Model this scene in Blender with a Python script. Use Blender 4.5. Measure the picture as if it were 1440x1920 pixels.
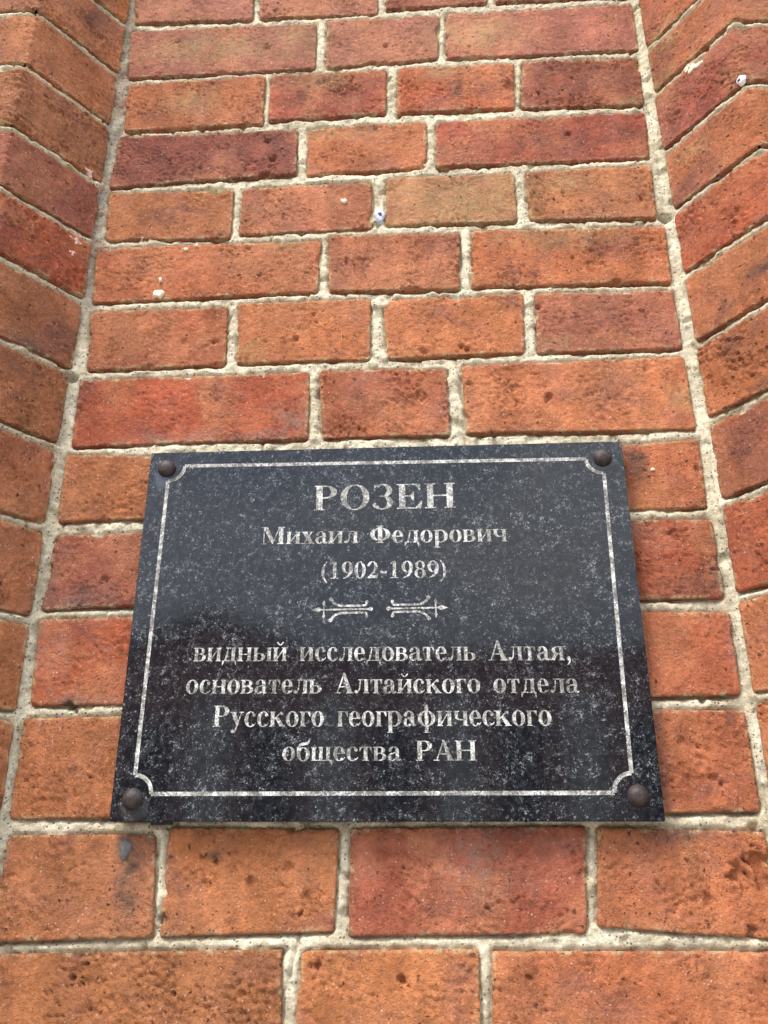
import bpy, math, random
import numpy as np
rad = math.radians
for o in list(bpy.data.objects):
    bpy.data.objects.remove(o)
S = bpy.context.scene
COL = S.collection

# ------------------------------------------------------------------ camera
F_PX, CW, CH = 1560.0, 1440.0, 1920.0
yaw, pitch, roll = -0.05788, 0.37821, -0.00365
fv = np.array([math.sin(yaw)*math.cos(pitch), math.cos(yaw)*math.cos(pitch), math.sin(pitch)])
r0 = np.array([math.cos(yaw), -math.sin(yaw), 0.0]); u0 = np.cross(r0, fv)
rv = math.cos(roll)*r0 + math.sin(roll)*u0
uv_ = -math.sin(roll)*r0 + math.cos(roll)*u0
from mathutils import Matrix, Vector
cam = bpy.data.cameras.new('camera'); camo = bpy.data.objects.new('camera', cam); COL.objects.link(camo)
M = Matrix(((rv[0], uv_[0], -fv[0], 0.03869), (rv[1], uv_[1], -fv[1], -0.65343), (rv[2], uv_[2], -fv[2], 1.6), (0, 0, 0, 1)))
camo.matrix_world = M
cam.sensor_fit = 'VERTICAL'; cam.sensor_height = 36.0; cam.lens = 36.0*F_PX/CH
cam.clip_start = 0.01; cam.clip_end = 800
S.camera = camo

# ------------------------------------------------------------------ light
SUN_DIR = Vector((-0.32, -0.46, 0.84)).normalized()      # towards the sun
sun_el = math.asin(SUN_DIR.z); sun_az = math.atan2(SUN_DIR.x, SUN_DIR.y)
W = bpy.data.worlds.new('World'); S.world = W; W.use_nodes = True
nt = W.node_tree; nt.nodes.clear()
def wn(t, **k):
    n = nt.nodes.new(t)
    for a, b in k.items(): setattr(n, a, b)
    return n
wo = wn('ShaderNodeOutputWorld')
sky = wn('ShaderNodeTexSky', sky_type='NISHITA', sun_disc=False, sun_elevation=sun_el, sun_rotation=sun_az, air_density=1.0, dust_density=2.0)
b1 = wn('ShaderNodeBackground'); b1.inputs[1].default_value = 0.13
nt.links.new(sky.outputs[0], b1.inputs[0])
b2 = wn('ShaderNodeBackground'); b2.inputs[1].default_value = 1.0
tc = wn('ShaderNodeTexCoord'); mp = wn('ShaderNodeMapping'); mp.inputs['Scale'].default_value = (1.0, 1.0, 2.2)
no = wn('ShaderNodeTexNoise'); no.inputs['Scale'].default_value = 2.3; no.inputs['Detail'].default_value = 6
cr = wn('ShaderNodeValToRGB'); cr.color_ramp.elements[0].position = 0.30; cr.color_ramp.elements[1].position = 0.62
cr.color_ramp.elements[0].color = (0.15, 0.15, 0.15, 1); cr.color_ramp.elements[1].color = (0.92, 0.92, 0.92, 1)
no2 = wn('ShaderNodeTexNoise'); no2.inputs['Scale'].default_value = 5.0; no2.inputs['Detail'].default_value = 5
cr2 = wn('ShaderNodeValToRGB'); cr2.color_ramp.elements[0].position = 0.3; cr2.color_ramp.elements[1].position = 0.75
cr2.color_ramp.elements[0].color = (0.62, 0.68, 0.77, 1); cr2.color_ramp.elements[1].color = (1.25, 1.28, 1.30, 1)
mx = wn('ShaderNodeMixShader')
nt.links.new(tc.outputs['Generated'], mp.inputs[0]); nt.links.new(mp.outputs[0], no.inputs['Vector']); nt.links.new(mp.outputs[0], no2.inputs['Vector'])
nt.links.new(no.outputs['Fac'], cr.inputs[0]); nt.links.new(no2.outputs['Fac'], cr2.inputs[0]); 
sx_ = wn('ShaderNodeSeparateXYZ'); nt.links.new(tc.outputs['Generated'], sx_.inputs[0])
cie = wn('ShaderNodeMapRange'); cie.inputs[1].default_value = 0; cie.inputs[2].default_value = 1; cie.inputs[3].default_value = 0.40; cie.inputs[4].default_value = 1.95   # overcast sky: three times brighter overhead
nt.links.new(sx_.outputs[2], cie.inputs[0]); nt.links.new(cie.outputs[0], b2.inputs[1]); nt.links.new(cr2.outputs[0], b2.inputs[0])
nt.links.new(cr.outputs[0], mx.inputs[0]); nt.links.new(b1.outputs[0], mx.inputs[1]); nt.links.new(b2.outputs[0], mx.inputs[2])
nt.links.new(mx.outputs[0], wo.inputs[0])
sl = bpy.data.lights.new('sun', 'SUN'); sl.energy = 1.5; sl.angle = rad(14); sl.color = (1.0, 0.96, 0.90)
so = bpy.data.objects.new('sun', sl); COL.objects.link(so)
so.rotation_euler = SUN_DIR.to_track_quat('Z', 'Y').to_euler(); so.location = (-3, -5, 8)
S.view_settings.view_transform = 'Standard'; S.view_settings.look = 'None'
S.view_settings.gamma = 1; S.view_settings.exposure = 1.36; S.view_settings.use_curve_mapping = False

# ------------------------------------------------------------------ noise in numpy
def _hash(ix, iy, seed):
    h = (ix.astype(np.int64)*374761393 + iy.astype(np.int64)*668265263 + int(seed)*1442695041) & 0xffffffff
    h = ((h ^ (h >> 13))*1274126177) & 0xffffffff
    return (h ^ (h >> 16)) & 0xffff
def gnoise(x, y, seed=0):
    ix = np.floor(x); iy = np.floor(y); fx = x-ix; fy = y-iy
    ux = fx*fx*fx*(fx*(fx*6-15)+10); uy = fy*fy*fy*(fy*(fy*6-15)+10)
    def g(dx, dy):
        a = _hash(ix+dx, iy+dy, seed)*(2*math.pi/65536.0)
        return np.cos(a)*(fx-dx) + np.sin(a)*(fy-dy)
    a = g(0, 0); b = g(1, 0); c = g(0, 1); d = g(1, 1)
    return ((a+(b-a)*ux) + ((c+(d-c)*ux)-(a+(b-a)*ux))*uy)*1.5
def fbm(x, y, seed=0, octv=4, gain=0.5):
    s = 0; a = 1.0; f = 1.0; t = 0
    for k in range(octv):
        s = s + a*gnoise(x*f+k*13.7, y*f-k*7.3, seed+k*101); t += a; a *= gain; f *= 2.03
    return s/t
def sstep(a, b, x):
    t = np.clip((x-a)/(b-a), 0, 1); return t*t*(3-2*t)

# ------------------------------------------------------------------ the wall's plan: unrolled coordinate u
XL, XR, REV, ANG = -0.2856, 0.2752, 0.1000, rad(35)
BEND = 0.0035
def theta(u):
    t = np.zeros_like(u); full = math.pi/2-ANG
    for c, d, w in ((XR, -full, 0.003), (XR+REV, full, BEND)):
        t += d*sstep(c-w/2, c+w/2, u)
    for c, d, w in ((XL, full, 0.003), (XL-REV, -full, BEND)):
        t += d*sstep(-c-w/2, -c+w/2, -u)
    return t
_U = np.arange(-1.7, 1.7, 0.0002); _T = theta(_U)
_i0 = int(np.argmin(abs(_U)))
_X = np.cumsum(np.cos(_T))*0.0002; _Y = np.cumsum(np.sin(_T))*0.0002
_X -= _X[_i0]; _Y -= _Y[_i0]
def place(u, v, h):
    x = np.interp(u, _U, _X); y = np.interp(u, _U, _Y); t = np.interp(u, _U, _T)
    return np.stack([x+h*np.sin(t), y-h*np.cos(t), v], -1)

# ------------------------------------------------------------------ mesh helpers
def new_mesh(name, V, Q, smooth=True, attrs=None):
    me = bpy.data.meshes.new(name)
    V = np.ascontiguousarray(V, dtype=np.float32); Q = np.ascontiguousarray(Q, dtype=np.int32)
    me.vertices.add(len(V)); me.vertices.foreach_set('co', V.ravel())
    me.loops.add(Q.size); me.loops.foreach_set('vertex_index', Q.ravel())
    me.polygons.add(len(Q)); k = Q.shape[1]
    me.polygons.foreach_set('loop_start', np.arange(0, Q.size, k, dtype=np.int32))
    me.polygons.foreach_set('loop_total', np.full(len(Q), k, dtype=np.int32))
    me.update(calc_edges=True)
    me.polygons.foreach_set('use_smooth', np.full(len(Q), smooth, dtype=bool))
    if attrs:
        for n, a in attrs.items():
            at = me.attributes.new(n, 'FLOAT', 'POINT'); at.data.foreach_set('value', np.ascontiguousarray(a, dtype=np.float32))
    return me
def link(name, me, mat, parent=None, loc=None):
    o = bpy.data.objects.new(name, me); COL.objects.link(o)
    if mat: me.materials.append(mat)
    if parent: o.parent = parent
    if loc is not None: o.location = loc
    return o
def empty(name, loc=(0, 0, 0)):
    o = bpy.data.objects.new(name, None); COL.objects.link(o); o.location = loc; o.empty_display_size = 0.05; return o
class MB:
    def __init__(s): s.v = []; s.f = []
    def box(s, x0, y0, z0, x1, y1, z1):
        b = len(s.v); s.v += [(x, y, z) for x in (x0, x1) for y in (y0, y1) for z in (z0, z1)]
        s.f += [tuple(b+i for i in q) for q in ((0, 1, 3, 2), (4, 6, 7, 5), (0, 4, 5, 1), (2, 3, 7, 6), (0, 2, 6, 4), (1, 5, 7, 3))]
    def poly(s, pts):
        b = len(s.v); s.v += list(pts); s.f.append(tuple(range(b, b+len(pts))))
    def build(s, name, mat, parent=None, smooth=False):
        me = bpy.data.meshes.new(name); me.from_pydata(s.v, [], s.f); me.update()
        if smooth: me.polygons.foreach_set('use_smooth', [True]*len(me.polygons))
        return link(name, me, mat, parent)

# ------------------------------------------------------------------ materials
class NB:
    def __init__(s, name):
        s.m = bpy.data.materials.new(name); s.m.use_nodes = True; s.t = s.m.node_tree; s.t.nodes.clear()
        s.out = s.n('ShaderNodeOutputMaterial'); s.bs = s.n('ShaderNodeBsdfPrincipled'); s.t.links.new(s.bs.outputs[0], s.out.inputs[0])
    def n(s, t): return s.t.nodes.new(t)
    def set(s, sock, v):
        if hasattr(v, 'is_output'): s.t.links.new(v, sock)
        else: sock.default_value = v
    def math(s, op, a, b=0.0, c=None, clamp=False):
        n = s.n('ShaderNodeMath'); n.operation = op; n.use_clamp = clamp
        s.set(n.inputs[0], a); s.set(n.inputs[1], b)
        if c is not None: s.set(n.inputs[2], c)
        return n.outputs[0]
    def noise(s, vec, scale, detail=3.0, rough=0.5, dist=0.0):
        n = s.n('ShaderNodeTexNoise'); s.set(n.inputs['Vector'], vec); n.inputs['Scale'].default_value = scale
        n.inputs['Detail'].default_value = detail; n.inputs['Roughness'].default_value = rough; n.inputs['Distortion'].default_value = dist
        return n.outputs['Fac']
    def vor(s, vec, scale, feature='F1', out='Distance', rnd=1.0):
        n = s.n('ShaderNodeTexVoronoi'); n.feature = feature; s.set(n.inputs['Vector'], vec); n.inputs['Scale'].default_value = scale
        n.inputs['Randomness'].default_value = rnd
        return n.outputs[out], n.outputs['Color'] if feature != 'DISTANCE_TO_EDGE' else None
    def ss(s, x, a, b, lo=0.0, hi=1.0):
        n = s.n('ShaderNodeMapRange'); n.interpolation_type = 'SMOOTHSTEP'; s.set(n.inputs[0], x)
        n.inputs[1].default_value = a; n.inputs[2].default_value = b; n.inputs[3].default_value = lo; n.inputs[4].default_value = hi
        return n.outputs[0]
    def mix(s, f, a, b):
        n = s.n('ShaderNodeMix'); n.data_type = 'RGBA'; s.set(n.inputs[0], f)
        for i, v in ((6, a), (7, b)):
            if isinstance(v, tuple): n.inputs[i].default_value = (v[0], v[1], v[2], 1)
            else: s.t.links.new(v, n.inputs[i])
        return n.outputs[2]
    def scale_col(s, c, f):
        n = s.n('ShaderNodeVectorMath'); n.operation = 'SCALE'
        if isinstance(c, tuple): n.inputs[0].default_value = c
        else: s.t.links.new(c, n.inputs[0])
        s.set(n.inputs['Scale'], f); return n.outputs[0]
    def attr(s, name, typ='GEOMETRY', out='Fac'):
        n = s.n('ShaderNodeAttribute'); n.attribute_name = name; n.attribute_type = typ; return n.outputs[out]
    def vec(s, off=None, sc=None):
        tcn = s.n('ShaderNodeTexCoord'); v = tcn.outputs['Object']
        if off is not None:
            a = s.n('ShaderNodeVectorMath'); a.operation = 'ADD'; s.t.links.new(v, a.inputs[0]); s.t.links.new(off, a.inputs[1]); v = a.outputs[0]
        if sc is not None:
            a = s.n('ShaderNodeVectorMath'); a.operation = 'MULTIPLY'; s.t.links.new(v, a.inputs[0]); a.inputs[1].default_value = sc; v = a.outputs[0]
        return v
    def bump(s, h, dist, strength=1.0, nrm=None):
        n = s.n('ShaderNodeBump'); n.inputs['Strength'].default_value = strength; n.inputs['Distance'].default_value = dist
        s.set(n.inputs['Height'], h)
        if nrm is not None: s.t.links.new(nrm, n.inputs['Normal'])
        return n.outputs[0]

def brick_material():
    b = NB('fired_brick')
    oi = b.n('ShaderNodeObjectInfo'); cmb = b.n('ShaderNodeCombineXYZ')
    r = b.math('MULTIPLY', oi.outputs['Random'], 37.0)
    b.t.links.new(r, cmb.inputs[0]); b.t.links.new(b.math('MULTIPLY', oi.outputs['Random'], 91.0), cmb.inputs[2])
    v = b.vec(cmb.outputs[0]); bt = b.n('ShaderNodeVectorMath'); bt.operation = 'MULTIPLY'; b.t.links.new(oi.outputs['Color'], bt.inputs[0]); bt.inputs[1].default_value = (1.31, 1.19, 1.08); base = bt.outputs[0]
    n1 = b.noise(v, 13, 4, 0.6, 0.5); n2 = b.noise(v, 48, 5, 0.68, 0.4); n3 = b.noise(v, 300, 4, 0.7)
    # lighter / darker mottling of the clay
    col = b.scale_col(base, b.ss(n2, 0.28, 0.74, 0.82, 1.24))
    col = b.mix(b.ss(n1, 0.42, 0.66, 0.0, 0.6), col, b.scale_col((0.58, 0.240, 0.115), 1.0))
    nm = b.noise(v, 19, 5, 0.65, 0.6)
    col = b.mix(b.ss(nm, 0.47, 0.70, 0.0, 0.6), col, (0.37, 0.150, 0.105))
    # purple burnt patches, ragged
    burn = b.math('MULTIPLY', b.attr('burn'), b.ss(b.noise(v, 34, 6, 0.75, 0.7), 0.40, 0.66, 0.0, 0.75))
    col = b.mix(burn, col, (0.19, 0.078, 0.062))
    nb = b.noise(v, 60, 6, 0.75, 0.8)
    col = b.mix(b.ss(nb, 0.56, 0.72, 0.0, 0.35), col, (0.20, 0.085, 0.06))
    # grain
    col = b.scale_col(col, b.ss(n3, 0.30, 0.68, 0.84, 1.14))
    # pale dusty bloom, olive growth
    bl = b.math('MULTIPLY', b.attr('bloom'), b.ss(b.noise(v, 70, 6, 0.8), 0.40, 0.68, 0.0, 0.65))
    col = b.mix(bl, col, (0.34, 0.245, 0.205))
    n4 = b.noise(v, 170, 6, 0.8, 0.3)
    li = b.math('MULTIPLY', b.math('MULTIPLY', b.attr('lichen'), b.ss(n4, 0.36, 0.62, 0.0, 0.75)), b.ss(b.noise(v, 40, 5, 0.7), 0.30, 0.60, 0.35, 1.0))
    col = b.mix(li, col, (0.44, 0.32, 0.15))
    st = b.math('MULTIPLY', b.attr('stain'), b.ss(n2, 0.35, 0.60, 0.25, 0.75))
    col = b.mix(st, col, (0.095, 0.072, 0.064))
    # soot and rain washing down over several courses
    geo = b.n('ShaderNodeNewGeometry'); gm = b.n('ShaderNodeVectorMath'); gm.operation = 'MULTIPLY'
    b.t.links.new(geo.outputs['Position'], gm.inputs[0]); gm.inputs[1].default_value = (1, 1, 0.22)
    col = b.scale_col(col, b.ss(b.noise(gm.outputs[0], 14, 5, 0.65, 0.4), 0.30, 0.66, 1.10, 0.80))
    # mortar smears hugging the brick's edge
    e = b.attr('edge')
    sm = b.math('MULTIPLY', b.ss(e, 0.0, 0.0045, 1.0, 0.0), b.ss(b.noise(v, 90, 5, 0.75), 0.46, 0.66))
    col = b.mix(b.math('MULTIPLY', sm, 0.8), col, (0.66, 0.53, 0.29))
    # pale quartz grains, and dark specks that paint the shade inside tiny pits
    d, c = b.vor(v, 420)
    sc = b.n('ShaderNodeSeparateColor'); b.t.links.new(c, sc.inputs[0])
    g = b.math('MULTIPLY', b.ss(d, 0.15, 0.38, 1.0, 0.0), b.ss(sc.outputs[0], 0.86, 0.96))
    col = b.mix(b.math('MULTIPLY', g, 0.60), col, (0.74, 0.52, 0.40))
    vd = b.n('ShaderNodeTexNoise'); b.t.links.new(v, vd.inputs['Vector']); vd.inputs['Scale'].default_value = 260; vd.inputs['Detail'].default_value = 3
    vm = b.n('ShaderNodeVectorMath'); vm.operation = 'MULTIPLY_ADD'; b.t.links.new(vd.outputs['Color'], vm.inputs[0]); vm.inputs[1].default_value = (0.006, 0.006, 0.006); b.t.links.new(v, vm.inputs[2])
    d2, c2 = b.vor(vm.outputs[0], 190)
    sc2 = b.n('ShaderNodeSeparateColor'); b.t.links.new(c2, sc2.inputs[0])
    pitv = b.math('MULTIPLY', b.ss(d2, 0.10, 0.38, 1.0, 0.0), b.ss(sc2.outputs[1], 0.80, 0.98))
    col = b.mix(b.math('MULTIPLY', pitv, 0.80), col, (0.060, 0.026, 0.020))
    b.t.links.new(col, b.bs.inputs['Base Color']); b.bs.inputs['Roughness'].default_value = 0.92
    b.bs.inputs['Specular IOR Level'].default_value = 0.25
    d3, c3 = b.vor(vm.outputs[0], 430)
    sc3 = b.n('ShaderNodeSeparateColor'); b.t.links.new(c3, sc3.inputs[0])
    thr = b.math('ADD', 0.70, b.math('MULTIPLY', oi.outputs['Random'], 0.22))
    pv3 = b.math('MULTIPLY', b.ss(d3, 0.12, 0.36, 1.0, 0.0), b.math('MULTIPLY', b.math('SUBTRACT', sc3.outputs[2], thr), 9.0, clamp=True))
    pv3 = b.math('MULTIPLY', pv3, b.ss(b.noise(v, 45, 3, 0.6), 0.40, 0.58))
    col = b.mix(b.math('MULTIPLY', pv3, 0.75), col, (0.085, 0.036, 0.026))  # finer pits, their inner shade coloured in the same way
    b.t.links.new(col, b.bs.inputs['Base Color'])
    hb = b.math('ADD', b.math('MULTIPLY', b.noise(v, 520, 4, 0.75), 0.9), b.math('MULTIPLY', b.math('ADD', pitv, pv3), -0.9))
    hb2 = b.math('MULTIPLY', b.noise(v, 190, 5, 0.72, 0.3), b.ss(b.noise(v, 28, 4, 0.65), 0.36, 0.62, 0.35, 1.25))
    nrm = b.bump(hb2, 0.0040, 1.0); nrm = b.bump(hb, 0.0030, 1.0, nrm)
    b.t.links.new(nrm, b.bs.inputs['Normal'])
    return b.m
def mortar_material():
    b = NB('lime_mortar'); v = b.vec()
    n1 = b.noise(v, 22, 4, 0.6); n2 = b.noise(v, 140, 4, 0.7); n3 = b.noise(v, 700, 3, 0.7)
    col = b.mix(b.ss(n1, 0.35, 0.65), (0.56, 0.475, 0.325), (0.77, 0.69, 0.51))
    col = b.scale_col(col, b.ss(n2, 0.25, 0.75, 0.70, 1.22)); col = b.scale_col(col, b.ss(n3, 0.3, 0.7, 0.82, 1.16))
    y = b.math('ADD', b.attr('growth'), b.math('MULTIPLY', b.math('SUBTRACT', b.noise(v, 60, 5, 0.7), 0.5), 2.2))
    col = b.mix(b.ss(y, 0.25, 0.95, 0.0, 0.7), col, (0.66, 0.54, 0.22))
    pa = b.ss(b.attr('patch'), 0.35, 0.65)
    col = b.mix(b.math('MULTIPLY', pa, 0.85), col, (0.80, 0.68, 0.50))
    d, c = b.vor(v, 420); sc = b.n('ShaderNodeSeparateColor'); b.t.links.new(c, sc.inputs[0])
    g = b.math('MULTIPLY', b.ss(d, 0.2, 0.45, 1.0, 0.0), b.ss(sc.outputs[0], 0.80, 0.86))
    col = b.mix(b.math('MULTIPLY', g, 0.75), col, (0.10, 0.085, 0.07))
    ndk = b.ss(b.noise(v, 38, 5, 0.75, 0.5), 0.56, 0.72, 0.0, 0.5)
    col = b.mix(ndk, col, (0.22, 0.18, 0.135))
    col = b.mix(b.math('MULTIPLY', b.attr('corner_tint_shade'), 0.8, clamp=True), col, b.mix(b.ss(b.noise(v, 25, 3), 0.42, 0.58), (0.17, 0.145, 0.12), (0.24, 0.12, 0.085)))  # left corner: reddish-grey mortar tint plus painted shade
    b.t.links.new(col, b.bs.inputs['Base Color']); b.bs.inputs['Roughness'].default_value = 0.95
    b.bs.inputs['Specular IOR Level'].default_value = 0.2
    h = b.math('ADD', b.math('MULTIPLY', b.noise(v, 520, 5, 0.75), 1.0), b.math('MULTIPLY', g, -0.5))
    nrm = b.bump(h, 0.0024, 1.0); b.t.links.new(nrm, b.bs.inputs['Normal'])
    return b.m
def granite_nodes(b, v):
    cl = b.noise(v, 55, 3, 0.6, 0.4); cl2 = b.noise(v, 200, 3, 0.6, 0.8)
    f1 = b.noise(v, 700, 3, 0.62, 0.9); f2 = b.noise(v, 480, 3, 0.7, 2.4)
    cc = b.math('ADD', b.math('MULTIPLY', b.math('SUBTRACT', cl, 0.5), 0.26), b.math('MULTIPLY', b.math('SUBTRACT', cl2, 0.5), 0.30))
    fleck = b.ss(b.math('ADD', f1, cc), 0.605, 0.665)
    vein = b.ss(b.math('ADD', f2, b.math('MULTIPLY', cc, 0.9)), 0.615, 0.665)
    base = b.mix(b.ss(cl2, 0.35, 0.65), (0.0065, 0.007, 0.009), (0.015, 0.016, 0.019))
    ft = b.math('MULTIPLY', b.math('MAXIMUM', fleck, vein), b.ss(b.noise(v, 260, 2), 0.38, 0.66, 0.12, 0.9))
    c = b.mix(ft, base, (0.27, 0.28, 0.29))
    return c, fleck
def granite_material():
    b = NB('polished_black_granite'); v = b.vec()
    c, fl = granite_nodes(b, v)
    for (bx, bz, rx, rz, k, colr) in ((-0.1880, 1.8895, 0.0075, 0.0110, 0.55, (0.085, 0.095, 0.125)), (-0.1835, 1.6240, 0.0120, 0.0105, 0.6, (0.060, 0.056, 0.056)), (0.1850, 1.8950, 0.0110, 0.0100, 0.35, (0.05, 0.055, 0.065)), (0.1835, 1.6270, 0.0105, 0.0105, 0.3, (0.04, 0.036, 0.036))):
        sb = b.n('ShaderNodeVectorMath'); sb.operation = 'SUBTRACT'; b.t.links.new(v, sb.inputs[0]); sb.inputs[1].default_value = (bx, 0, bz)
        ml = b.n('ShaderNodeVectorMath'); ml.operation = 'MULTIPLY'; b.t.links.new(sb.outputs[0], ml.inputs[0]); ml.inputs[1].default_value = (1/rx, 0, 1/rz)
        ln = b.n('ShaderNodeVectorMath'); ln.operation = 'LENGTH'; b.t.links.new(ml.outputs[0], ln.inputs[0])
        c = b.mix(b.ss(ln.outputs['Value'], 0.5, 1.15, k, 0.0), c, colr)
    b.t.links.new(c, b.bs.inputs['Base Color'])
    dust = b.noise(v, 9, 4, 0.6)
    b.t.links.new(b.ss(dust, 0.3, 0.7, 0.022, 0.05), b.bs.inputs['Roughness'])
    b.bs.inputs['IOR'].default_value = 1.41
    nrm = b.bump(b.noise(v, 900, 3, 0.6), 0.00003, 0.5); b.t.links.new(nrm, b.bs.inputs['Normal'])
    return b.m
def paint_material(name='worn_white_engraving', wear=0.0):
    b = NB(name); v = b.vec(); c, fl = granite_nodes(b, v)
    n = b.noise(v, 650, 4, 0.75, 0.8); n2 = b.noise(v, 70, 4, 0.6)
    f = b.ss(b.math('ADD', n, b.math('MULTIPLY', b.math('SUBTRACT', n2, 0.5), 0.5)), 0.45+wear, 0.56+wear)
    pc = b.mix(b.ss(b.noise(v, 160, 3), 0.35, 0.65), (0.33, 0.32, 0.28), (0.62, 0.62, 0.59))
    b.t.links.new(b.mix(f, b.mix(0.5, c, (0.20, 0.185, 0.16)), pc), b.bs.inputs['Base Color'])
    b.bs.inputs['Roughness'].default_value = 0.65
    nrm = b.bump(n, 0.0002, 0.6); b.t.links.new(nrm, b.bs.inputs['Normal'])
    return b.m
def simple(name, col, rough=0.8, var=0.25, scale=20, metal=0.0, bump=0.0, bscale=200):
    b = NB(name); v = b.vec()
    c = b.scale_col(col, b.ss(b.noise(v, scale, 4, 0.6), 0.3, 0.7, 1-var, 1+var))
    b.t.links.new(c, b.bs.inputs['Base Color']); b.bs.inputs['Roughness'].default_value = rough; b.bs.inputs['Metallic'].default_value = metal
    if bump: b.t.links.new(b.bump(b.noise(v, bscale, 4, 0.6), bump, 0.8), b.bs.inputs['Normal'])
    return b.m
MAT_BRICK = brick_material(); MAT_MORTAR = mortar_material(); MAT_GRANITE = granite_material(); MAT_PAINT = paint_material()

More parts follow.
